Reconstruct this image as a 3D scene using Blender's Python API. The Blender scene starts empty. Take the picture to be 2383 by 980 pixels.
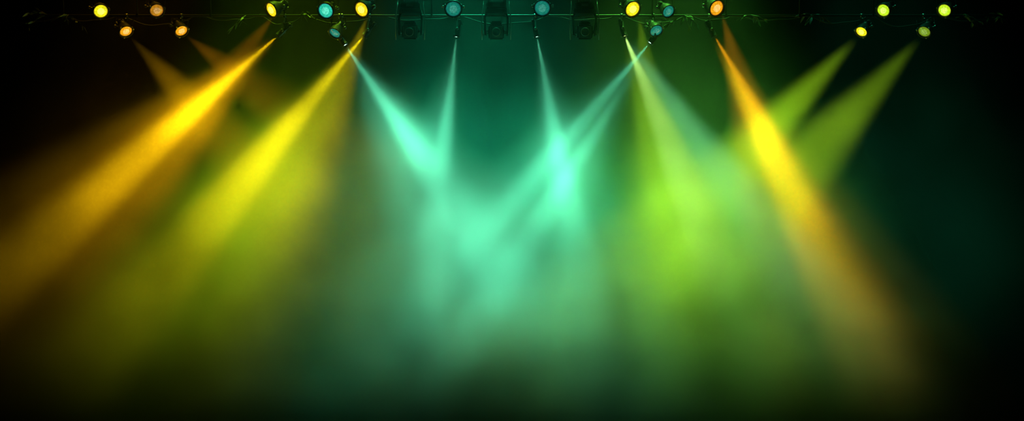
import bpy, math, random, bmesh
from mathutils import Vector, Matrix
random.seed(7)
S=bpy.context.scene
S.view_settings.view_transform='Standard'
w=bpy.data.worlds.new('world'); S.world=w; w.use_nodes=True
w.node_tree.nodes['Background'].inputs[0].default_value=(0.0008,0.0012,0.001,1)
CZ=6.3
def P(px,py,y=0.0):
    k=(24+y)/24
    return Vector(((px-1191.5)/100*k,y,CZ+(490-py)/100*k))
cam=bpy.data.cameras.new('camera'); co=bpy.data.objects.new('camera',cam); S.collection.objects.link(co)
co.location=(0,-24,CZ); co.rotation_euler=(math.pi/2,0,0)
cam.sensor_width=36; cam.lens=36*24/23.83; S.camera=co

# ---------------------------------------------------------------- materials
def mat(name,col,rough=.5,metal=0.0,bump=0.0,scale=30,var=.3,spec=.5):
    m=bpy.data.materials.new(name); m.use_nodes=True; nt=m.node_tree; b=nt.nodes['Principled BSDF']
    b.inputs['Roughness'].default_value=rough; b.inputs['Metallic'].default_value=metal; b.inputs['Specular IOR Level'].default_value=spec
    tc=nt.nodes.new('ShaderNodeTexCoord'); n=nt.nodes.new('ShaderNodeTexNoise'); n.inputs['Scale'].default_value=scale
    nt.links.new(tc.outputs['Object'],n.inputs['Vector'])
    r=nt.nodes.new('ShaderNodeValToRGB'); nt.links.new(n.outputs[0],r.inputs[0])
    r.color_ramp.elements[0].color=[c*(1-var) for c in col]+[1]; r.color_ramp.elements[1].color=[min(1,c*(1+var)) for c in col]+[1]
    nt.links.new(r.outputs[0],b.inputs['Base Color'])
    if bump:
        bp=nt.nodes.new('ShaderNodeBump'); bp.inputs['Strength'].default_value=bump; bp.inputs['Distance'].default_value=.01
        nt.links.new(n.outputs[0],bp.inputs['Height']); nt.links.new(bp.outputs[0],b.inputs['Normal'])
    return m
BLACK=mat('black_powdercoat',(.018,.019,.02),.45,.2,.2,60,.3,.35)
STEEL=mat('worn_steel',(.14,.145,.145),.4,.9,.1,40)
TUBE=mat('black_truss_tube',(.025,.027,.027),.55,.4,.1,40,.3,.3)
RUB=mat('rubber_cable',(.008,.008,.008),.7,0,0,30,.3,.2)
LEAF=mat('dark_leaf',(.03,.06,.015),.5,0,.2,20,.5)
DRAPE=mat('black_velour',(.0006,.0006,.0006),1,0,0,.5,.1,0)
FLOOR=mat('stage_floor_black',(.001,.001,.001),1,0,0,.5,.1,0)
lens_cache={}
def lens(col,s):
    key=(col,s)
    if key in lens_cache: return lens_cache[key]
    m=bpy.data.materials.new('lit_lens'); m.use_nodes=True; nt=m.node_tree; nt.nodes.clear()
    o=nt.nodes.new('ShaderNodeOutputMaterial'); e=nt.nodes.new('ShaderNodeEmission')
    tc=nt.nodes.new('ShaderNodeTexCoord'); v=nt.nodes.new('ShaderNodeTexVoronoi'); v.inputs['Scale'].default_value=26
    nt.links.new(tc.outputs['Object'],v.inputs['Vector'])
    r=nt.nodes.new('ShaderNodeMapRange'); r.inputs[1].default_value=0; r.inputs[2].default_value=.7; r.inputs[3].default_value=s*1.2; r.inputs[4].default_value=s*.7
    nt.links.new(v.outputs['Distance'],r.inputs[0]); nt.links.new(r.outputs[0],e.inputs['Strength'])
    e.inputs['Color'].default_value=(*col,1)
    g=nt.nodes.new('ShaderNodeBsdfGlossy'); g.inputs['Roughness'].default_value=.15; g.inputs['Color'].default_value=(.05,.05,.05,1)
    a=nt.nodes.new('ShaderNodeAddShader'); nt.links.new(e.outputs[0],a.inputs[0]); nt.links.new(g.outputs[0],a.inputs[1])
    nt.links.new(a.outputs[0],o.inputs[0]); m.cycles.emission_sampling='NONE'; lens_cache[key]=m
    return m
def lens2(col,s):   # hot centre, body, gelled rim
    hot=tuple(min(1,c*1.0+.12*max(col)) for c in col)
    return (lens(hot,s*1.4),lens(col,s*1.1),lens((col[0],col[1]*.75,col[2]),s*.7))

# ---------------------------------------------------------------- mesh builder
class MB:
    def __init__(s): s.bm=bmesh.new(); s.mats=[]
    def mi(s,m):
        if m not in s.mats: s.mats.append(m)
        return s.mats.index(m)
    def lathe(s,prof,M,m,seg=28,smooth=True,cap=True):
        i=s.mi(m); rings=[]
        for r,z in prof:
            rings.append([s.bm.verts.new(M@Vector((r*math.cos(2*math.pi*k/seg),r*math.sin(2*math.pi*k/seg),z))) for k in range(seg)] if r>1e-6 else [s.bm.verts.new(M@Vector((0,0,z)))])
        for a,b in zip(rings,rings[1:]):
            for k in range(seg):
                k2=(k+1)%seg
                if len(a)==1: f=s.bm.faces.new((a[0],b[k],b[k2])) 
                elif len(b)==1: f=s.bm.faces.new((a[k],a[k2],b[0]))
                else: f=s.bm.faces.new((a[k],a[k2],b[k2],b[k]))
                f.material_index=i; f.smooth=smooth
    def box(s,c,size,m,M=None,bev=.006):
        M=M or Matrix(); i=s.mi(m)
        g=bmesh.new(); bmesh.ops.create_cube(g,size=1)
        for v in g.verts: v.co=Vector((v.co.x*size[0],v.co.y*size[1],v.co.z*size[2]))
        if bev: bmesh.ops.bevel(g,geom=g.edges[:],offset=bev,segments=2,affect='EDGES')
        mp={v:s.bm.verts.new(M@(v.co+Vector(c))) for v in g.verts}
        for f in g.faces:
            nf=s.bm.faces.new([mp[v] for v in f.verts]); nf.material_index=i
        g.free()
    def tube(s,pts,r,m,seg=8,closed_caps=True):
        i=s.mi(m); pts=[Vector(p) for p in pts]; rings=[]
        up=None
        for k,p in enumerate(pts):
            t=(pts[min(k+1,len(pts)-1)]-pts[max(k-1,0)]).normalized()
            if up is None: up=t.orthogonal().normalized()
            up=(up-t*up.dot(t)).normalized(); q=t.cross(up)
            rings.append([s.bm.verts.new(p+r*(math.cos(2*math.pi*j/seg)*up+math.sin(2*math.pi*j/seg)*q)) for j in range(seg)])
        for a,b in zip(rings,rings[1:]):
            for j in range(seg):
                f=s.bm.faces.new((a[j],a[(j+1)%seg],b[(j+1)%seg],b[j])); f.material_index=i; f.smooth=True
        for rr in (rings[0][::-1],rings[-1]):
            f=s.bm.faces.new(rr); f.material_index=i
    def bar(s,a,b,wd,th,m,side):
        a=Vector(a);b=Vector(b); z=(b-a).normalized(); x=(side-z*side.dot(z)).normalized(); y=z.cross(x)
        M=Matrix((x,y,z)).transposed().to_4x4(); M.translation=(a+b)/2
        s.box((0,0,0),(th,wd,(b-a).length),m,M,.004)
    def done(s,name):
        bmesh.ops.recalc_face_normals(s.bm,faces=s.bm.faces[:])
        me=bpy.data.meshes.new(name); s.bm.to_mesh(me); s.bm.free()
        for m in s.mats: me.materials.append(m)
        ob=bpy.data.objects.new(name,me); S.collection.objects.link(ob); return ob

def frame(d):
    z=-Vector(d).normalized(); x=Vector((0,0,1)).cross(z)
    x=x.normalized() if x.length>1e-3 else Vector((1,0,0)); y=z.cross(x)
    return Matrix((x,y,z)).transposed().to_4x4(),x

TRUSS_Z=11.45; TY=-.45   # front bottom chord
PIPE_Z=10.86; PY=.12
def clamp(b,pt,top,side):
    b.tube([pt,top-Vector((0,0,.05))],.014,STEEL)
    M=Matrix.Translation(top)@Matrix.Rotation(math.pi/2,4,'Y')
    b.lathe([(.032,-.03),(.048,-.03),(.048,.03),(.032,.03),(.032,-.03)],M,STEEL,16)
    b.box(top+Vector((0,.055,0)),(.05,.05,.03),STEEL)
    b.tube([top+Vector((0,.05,-.03)),top+Vector((0,.05,-.11))],.008,STEEL,6)

def par(px,py,y,d,R,lm,hang_z,hang_y,L=.42,name='par_can_light'):
    C=P(px,py,y); d=Vector(d).normalized(); M,side=frame(d); M=M.copy(); M.translation=C
    b=MB()
    prof=[(0,L+.06),(.035,L+.06),(.04,L+.02),(R*.5,L),(R*.62,L-.03),(R*.66,L*.7),(R*.7,L*.66),(R*.7,L*.6),(R*.66,L*.56),(R*.95,.12),(R*1.04,.1),(R*1.04,-.03),(R*1.16,-.035),(R*1.18,-.055),(R*1.12,-.065),(R*.99,-.055),(R*.97,0.0),(R*.93,.03)]
    b.lathe(prof,M,BLACK,32)
    if not isinstance(lm,tuple): lm=(lm,lm,lm)
    b.lathe([(R*.5,-.049),(R*.3,-.058),(0,-.062)],M,lm[0],32)
    b.lathe([(R*.87,-.028),(R*.5,-.049)],M,lm[1],32)
    b.lathe([(R*.98,-.015),(R*.87,-.028)],M,lm[2],32)
    b.lathe([(R*.99,-.012),(R*1.0,-.03),(R*.97,-.035),(R*.96,-.018)],M,STEEL,32)
    for a in range(3):
        an=a*2.094+.5; b.box((R*1.14*math.cos(an),R*1.14*math.sin(an),-.05),(.035,.035,.035),STEEL,M)
    for a in range(8):
        an=a*math.pi/4; F=M@Matrix.Rotation(an,4,'Z'); b.box((R*.68,0,L*.8),(.03,.008,L*.28),BLACK,F,0)
    piv=C-d*L*.38; wR=R*.95+.07
    top=Vector((piv.x,hang_y,hang_z))
    ypk=piv+Vector((0,0,min(max(.16,(hang_z-piv.z)*.55),R+.22)))
    if hang_z-piv.z<R+.25: ypk=piv+Vector((0,0,max(.05,hang_z-piv.z-.1)))
    ypk.y+= (hang_y-piv.y)*.5
    for s in (-1,1):
        A=piv+side*s*wR; B=ypk+side*s*wR
        b.bar(A-(B-A).normalized()*.04,B,.035,.008,BLACK,side)
        b.lathe([(0,.02),(.03,.02),(.035,0),(.035,-.03),(0,-.03)],Matrix.Translation(A)@Vector((0,0,1)).rotation_difference(side*s).to_matrix().to_4x4(),STEEL,14)
        b.tube([A,piv+side*s*R*.66],.012,STEEL,8)
    b.bar(ypk-side*(wR+.004),ypk+side*(wR+.004),.035,.008,BLACK,Vector((0,0,1)))
    clamp(b,ypk,top,side)
    r=C-d*(L+.05); q=[]
    for k in range(13):
        t=k/12; q.append(r.lerp(top+Vector((.06,0,.03)),t)+Vector((.05*math.sin(t*5),.06*math.sin(t*3.1),-.16*math.sin(math.pi*t))) )
    b.tube(q,.009,RUB,6)
    return b.done(name),C,d

def aimrot(d): return Vector(d).to_track_quat('-Z','Y').to_euler()
def spot(loc,d,col,pw,ang,falloff='Quadratic',smooth=4,size=.03,blend=1.0):
    l=bpy.data.lights.new('beam_or_fill','SPOT'); l.energy=pw; l.color=col; l.spot_size=math.radians(ang); l.spot_blend=blend; l.shadow_soft_size=size
    l.use_nodes=True; t=l.node_tree; e=t.nodes['Emission']; f=t.nodes.new('ShaderNodeLightFalloff')
    f.inputs['Strength'].default_value=1; f.inputs['Smooth'].default_value=smooth
    t.links.new(f.outputs[falloff],e.inputs['Strength'])
    ob=bpy.data.objects.new('beam_or_fill',l); S.collection.objects.link(ob); ob.location=loc; ob.rotation_euler=aimrot(d)
    return ob

# ---------------------------------------------------------------- haze
b=MB(); b.box((0,1.0,6.15),(34,10,12.3),DRAPE,None,0); h=b.done('stage_haze')
m=bpy.data.materials.new('haze'); m.use_nodes=True; nt=m.node_tree; nt.nodes.clear(); L=nt.links.new
o=nt.nodes.new('ShaderNodeOutputMaterial'); v=nt.nodes.new('ShaderNodeVolumeScatter'); L(v.outputs[0],o.inputs[1])
v.inputs['Anisotropy'].default_value=0
geo=nt.nodes.new('ShaderNodeNewGeometry'); pos=geo.outputs['Position']
def MR(x,a,b_,c,d_,smooth=True):
    n=nt.nodes.new('ShaderNodeMapRange'); n.interpolation_type='SMOOTHSTEP' if smooth else 'LINEAR'
    L(x,n.inputs[0])
    for i,q in zip((1,2,3,4),(a,b_,c,d_)): n.inputs[i].default_value=q
    return n.outputs[0]
def MA(op,x,y=None):
    n=nt.nodes.new('ShaderNodeMath'); n.operation=op
    for i,q in enumerate((x,y)):
        if q is None: continue
        if isinstance(q,(int,float)): n.inputs[i].default_value=q
        else: L(q,n.inputs[i])
    return n.outputs[0]
sp=nt.nodes.new('ShaderNodeSeparateXYZ'); L(pos,sp.inputs[0])
n=nt.nodes.new('ShaderNodeTexNoise'); n.inputs['Scale'].default_value=.55; n.inputs['Detail'].default_value=1.5; L(pos,n.inputs['Vector'])
noise=MR(n.outputs[0],.3,.7,.5,1.4)
zf=MA('MULTIPLY',MR(sp.outputs[2],1.0,7.6,0.0,1.0),MR(sp.outputs[2],7.5,10.0,1.0,.34))
xf=MR(MA('ABSOLUTE',MA('SUBTRACT',sp.outputs[0],.3)),5.5,12.5,1.0,.1)
dens=MA('MULTIPLY',MA('MULTIPLY',noise,zf),xf)  # haze thinned at floor, top and sides so the light fades there
def glow_puff(px,py,y,r,a):  # extra haze density, placed to shape the blobs of glow
    global dens
    d=nt.nodes.new('ShaderNodeVectorMath'); d.operation='DISTANCE'; L(pos,d.inputs[0]); d.inputs[1].default_value=P(px,py,y)
    dens=MA('ADD',dens,MR(d.outputs['Value'],0,r,a,0))
glow_puff(600,430,0,2.4,1.2); glow_puff(950,300,0,1.8,1.2); glow_puff(1310,410,0,2.1,2.0); glow_puff(1480,500,0,2.0,1.0)
glow_puff(1790,330,0,1.6,1.2); glow_puff(1130,640,0,2.8,.8); glow_puff(2230,600,0,2.6,.5); glow_puff(480,210,0,1.8,.8)
L(MA('MULTIPLY',dens,.03),v.inputs['Density']); h.data.materials.clear(); h.data.materials.append(m)

# ---------------------------------------------------------------- stage shell
b=MB(); b.box((0,6.6,6.5),(44,.2,14),DRAPE,None,0); b.done('wall_back')
b=MB(); b.box((0,-9,-.1),(44,34,.2),FLOOR,None,0); b.done('floor')

# ---------------------------------------------------------------- truss
b=MB()
X0,X1=-13,13
for y in (TY,TY+.5):
    for z in (TRUSS_Z,TRUSS_Z+.5): b.tube([(X0,y,z),(X1,y,z)],.03,TUBE,10)
k=X0; s=0
while k<X1-.01:
    k2=k+.5
    for y in (TY,TY+.5):
        a,c=(TRUSS_Z,TRUSS_Z+.5) if s else (TRUSS_Z+.5,TRUSS_Z)
        b.tube([(k,y,a),(k2,y,c)],.014,TUBE,6)
    for z in (TRUSS_Z,TRUSS_Z+.5):
        a,c=(TY,TY+.5) if s else (TY+.5,TY); b.tube([(k,a,z),(k2,c,z)],.014,TUBE,6)
    s=1-s; k=k2
b.tube([(X0,PY,PIPE_Z),(X1,PY,PIPE_Z)],.026,TUBE,12)
k=-12.2
while k<12.5:
    b.tube([(k,PY,PIPE_Z),(k,TY+.5,TRUSS_Z)],.016,TUBE,8)
    b.box((k,PY,PIPE_Z),(.05,.09,.09),TUBE); k+=1.72
b.done('lighting_truss')

# ---------------------------------------------------------------- colours
AM=(1,.5,.002); OR=(1,.36,.004); YE=(.97,.75,.003); TE=(.12,.78,.43); LI=(.36,.72,.01)
lY=lens2((1,.78,.01),1.1); lO=lens2((1,.42,.01),1.0); lOd=lens2((1,.42,.02),.5); lT=lens2((.03,.75,.5),.8); lTd=lens2((.02,.5,.35),.4); lL=lens2((.6,1,.02),1.0); lYG=lens2((.95,.9,.01),1.1); lLd=lens2((.45,.8,.03),.4)
UZ=TRUSS_Z
def up(px,py,d,lm,R=.165): return par(px,py,-.75,d,R,lm,UZ,TY)
up(234,25,(.5,-.72,-.45),lYG,.155); up(364,23,(.45,-.7,-.5),lOd,.15)
up(634,22,(-.55,-.7,-.45),lY,.165); up(843,21,(-.4,-.8,-.42),lY,.17)
up(759,24,(-.15,-.85,-.4),lT,.17); up(1055,20,(.05,-.85,-.4),lTd,.175); up(1262,18,(-.05,-.85,-.4),lTd,.175)
up(1471,20,(.3,-.8,-.45),lYG,.175); up(1554,25,(.3,-.75,-.5),lTd,.14); up(1666,18,(.35,-.8,-.4),lO,.175)
up(2057,23,(-.6,-.62,-.42),lL,.145); up(2199,23,(-.6,-.62,-.42),lL,.145)
def lo(px,py,d,lm,R=.15): return par(px,py,-.15,d,R,lm,PIPE_Z,PY,.36)
lo(292,71,(.5,-.5,-.62),lO,.145); lo(421,70,(.5,-.5,-.62),lO,.145)
lo(781,75,(-.3,-.6,-.7),lTd,.14); lo(1526,70,(.2,-.7,-.6),lTd,.15)
lo(2006,72,(-.55,-.5,-.62),lYG,.135); lo(2152,72,(-.55,-.5,-.62),lLd,.145)

# ---------------------------------------------------------------- beam profile lamps
def prof_lamp(px,py,tgt,lm,specs,ty=0,body=True):
    A=P(px,py,-.05); T=P(*tgt,ty); d=(T-A).normalized(); C=A
    if body: ob,C,d=par(px,py,-.05,d,.065,lm,PIPE_Z,PY,.3,'profile_spotlight')
    for (t2,col,pw,ang,sm) in specs:
        T2=P(*t2,ty); dd=(T2-A).normalized()
        spot(C+d*.07,dd,col,pw,ang+(2 if sm<.5 else 0),smooth=.015 if sm<.5 else sm,size=.02 if sm<.5 else .11)
hY=lens((1,.85,.2),6); hT=lens((.5,1,.8),6); hL=lens((.8,1,.3),6); hA=lens((1,.6,.05),6)
K=60000
prof_lamp(650,80,(200,470),hY,[((255,425),(1,.55,.003),K*3.4,15,3.5),((200,480),AM,K*.7,36,8),((260,430),(1,.6,.003),K*.9,10,.12)])
prof_lamp(850,80,(560,420),hY,[((570,420),YE,K*.5,20,.7),((590,470),(.36,.6,.008),K*.6,44,14),((700,260),YE,K*.75,13,.12)])
prof_lamp(800,100,(1000,370),hT,[((955,320),TE,K*.7,21,2),((1000,430),TE,K*.34,48,7),((970,350),TE,K*.5,12,.12)])
prof_lamp(1063,80,(1000,400),hT,[((1035,300),TE,K*.45,15,1.2),((1000,400),TE,K*.15,34,4),((1040,300),TE,K*.35,10,.1)])
prof_lamp(1248,80,(1340,450),hT,[((1315,450),TE,K*.65,18,2.5),((1330,450),TE,K*.16,38,4),((1290,300),TE,K*.4,10,.1)])
prof_lamp(1516,95,(1100,600),hT,[((1088,572),TE,K*.6,11,3.5),((1185,630),TE,K*1.3,11,5),((1120,620),TE,K*.28,42,10),((1300,350),TE,K*.5,10,.12)])
prof_lamp(1452,78,(1560,400),hL,[((1525,400),LI,K*.42,18,1.5),((1680,400),(.2,.8,.35),K*.65,20,1),((1570,450),(.24,.7,.015),K*.4,50,12),((1545,300),(.5,.9,.2),K*.6,17,.1)])
prof_lamp(1660,80,(1860,420),hA,[((1815,400),(1,.6,.003),K*1.2,17,1.2),((1850,420),(.9,.62,.004),K*.16,28,3),((1790,300),OR,K*.6,11,.15)])
prof_lamp(1999,84,(1780,290),hL,[((1800,290),LI,K*.75,26,2)],body=False)
prof_lamp(2146,84,(1900,350),hL,[((1900,350),LI,K*.6,28,2)],body=False)
for (a,t,c,k,g,sm) in [((292,74),(400,190),AM,.12,30,.6),((421,74),(520,150),OR,.07,34,.6),((650,20),(540,160),OR,.12,28,.6),((860,25),(820,130),YE,.22,28,.6),((1484,20),(1500,130),LI,.2,28,.6),((1676,18),(1710,140),OR,.2,28,.6)]:
    A=P(*a,-.3); d=P(*t,-.3)-A; spot(A+d.normalized()*.15,d,c,K*k,g,smooth=sm)
# unseen overhead fill lights, added to give the haze its ambient glow
def ambient_fill(px,tx,ty,col,pw,ang,ppy=-560):
    A=P(px,ppy,1.0); T=P(tx,ty,0); spot(A,T-A,col,pw,ang,'Constant',0,.8)
W=450
ambient_fill(1120,1120,600,(.015,.55,.25),W*1.05,50)
ambient_fill(1500,1600,600,(.09,.55,.05),W*1.2,46)
ambient_fill(750,660,560,(.18,.42,.01),W*.8,42)
ambient_fill(1900,2200,620,(.01,.25,.11),W*.35,40)
ambient_fill(400,250,600,(.3,.15,.002),W*.4,36)

# ---------------------------------------------------------------- dark moving heads
PANEL=mat('glow_tinted_lens',(.12,.16,.15),.2,.2,0,30,.3)  # teal-grey base colour stands in for a faint lens glow
def moving(px,py):
    C=P(px,py,-.1); b=MB(); M=Matrix.Translation(C)@Matrix.Rotation(math.radians(8),4,'X')
    b.box((0,0,0),(.36,.42,.34),BLACK,M,.04)
    b.box((0,.02,.2),(.26,.3,.1),BLACK,M,.03)
    b.box((0,-.22,0),(.3,.03,.27),STEEL,M,.012)
    b.box((0,-.238,0),(.24,.02,.21),PANEL,M,.008)
    b.lathe([(.085,.235),(.1,.25),(.1,.275),(.08,.275),(.06,.25),(0,.262)],M@Matrix.Rotation(math.pi/2,4,'X'),STEEL,24)
    for s in (-1,1):
        for k in range(5): b.box((s*.185,.05,-.1+k*.05),(.012,.22,.016),STEEL,M,.003)
        b.bar(C+Vector((s*.25,0,-.08)),C+Vector((s*.27,0,.36)),.12,.05,BLACK,Vector((1,0,0)))
        b.bar(C+Vector((s*.27,0,.34)),C+Vector((s*.2,0,.46)),.12,.05,BLACK,Vector((1,0,0)))
        b.tube([C+Vector((s*.16,0,0)),C+Vector((s*.29,0,0))],.04,STEEL,14)
        b.tube([C+Vector((s*.33,-.03,-.18)),C+Vector((s*.34,-.03,.3)),C+Vector((s*.3,0,.62)),C+Vector((s*.3,.1,.75))],.011,STEEL,6)
    b.box(C+Vector((0,0,.47)),(.52,.3,.1),BLACK,None,.02)
    b.box(C+Vector((0,0,.6)),(.44,.34,.15),BLACK,None,.025)
    b.box(C+Vector((0,-.175,.6)),(.16,.01,.06),STEEL,None,.003)
    for s in (-1,1):
        t=C+Vector((s*.14,0,.66)); t2=Vector((t.x,TY,TRUSS_Z)); clamp(b,t,t2,None)
    b.done('moving_head_light')
for x in (955,1155,1360): moving(x,75)

# cables and foliage on the truss
def sag(a,c,dz,r=.013,name='stage_cable'):
    b=MB(); q=[]
    for k in range(25):
        t=k/24; q.append(Vector(a).lerp(Vector(c),t)+Vector((0,.02*math.sin(9*t),-dz*4*t*(1-t)+.015*math.sin(13*t))))
    b.tube(q,r,RUB,6); b.done(name)
xs=[-12,-10.6,-9.2,-7.4,-5.9,-4.9,-3.2,-1.3,.9,2.5,4.1,5.2,6.9,8.4,9.9,11.6]
for a,c in zip(xs,xs[1:]): sag((a,PY+.05,PIPE_Z+.03),(c,PY+.05,PIPE_Z+.03),random.uniform(.12,.32))
def leaf(b,p,d,l,wd):
    i=b.mi(LEAF); d=d.normalized(); s=d.cross(Vector((random.uniform(-1,1),random.uniform(-1,1),random.uniform(-1,1)))).normalized(); n_=d.cross(s)
    pr=[(0,.02),(.25,.8),(.5,1),(.75,.65),(1,.03)]; A=[];B=[];Cc=[]
    for t,ww in pr:
        c=p+d*l*t-Vector((0,0,.25*l*t*t)); A.append(b.bm.verts.new(c+s*wd*ww+n_*wd*.3*ww)); B.append(b.bm.verts.new(c-s*wd*ww+n_*wd*.3*ww)); Cc.append(b.bm.verts.new(c))
    for k in range(4):
        for f in (b.bm.faces.new((A[k],A[k+1],Cc[k+1],Cc[k])),b.bm.faces.new((Cc[k],Cc[k+1],B[k+1],B[k]))): f.material_index=i; f.smooth=True
for (px,n_) in [(110,14),(160,8),(575,9),(700,8),(1590,14),(1745,8),(1895,12),(2240,10),(2330,14)]:
    b=MB(); base=Vector((P(px,37,PY).x,PY,PIPE_Z))
    for q in range(3):
        tip=base+Vector((random.uniform(-.45,.45),random.uniform(-.25,.05),random.uniform(-.4,.1))); pts=[base+Vector((0,0,.02)),base.lerp(tip,.5)+Vector((0,0,.06)),tip]
        b.tube(pts,.008,LEAF,5)
        for k in range(n_//2):
            t=random.random(); p=base.lerp(tip,t)+Vector((0,0,.03)); leaf(b,p,tip-base+Vector((random.uniform(-.5,.5),random.uniform(-.5,.5),random.uniform(-.5,.3))),random.uniform(.1,.2),random.uniform(.018,.035))
    b.done('foliage_sprig')
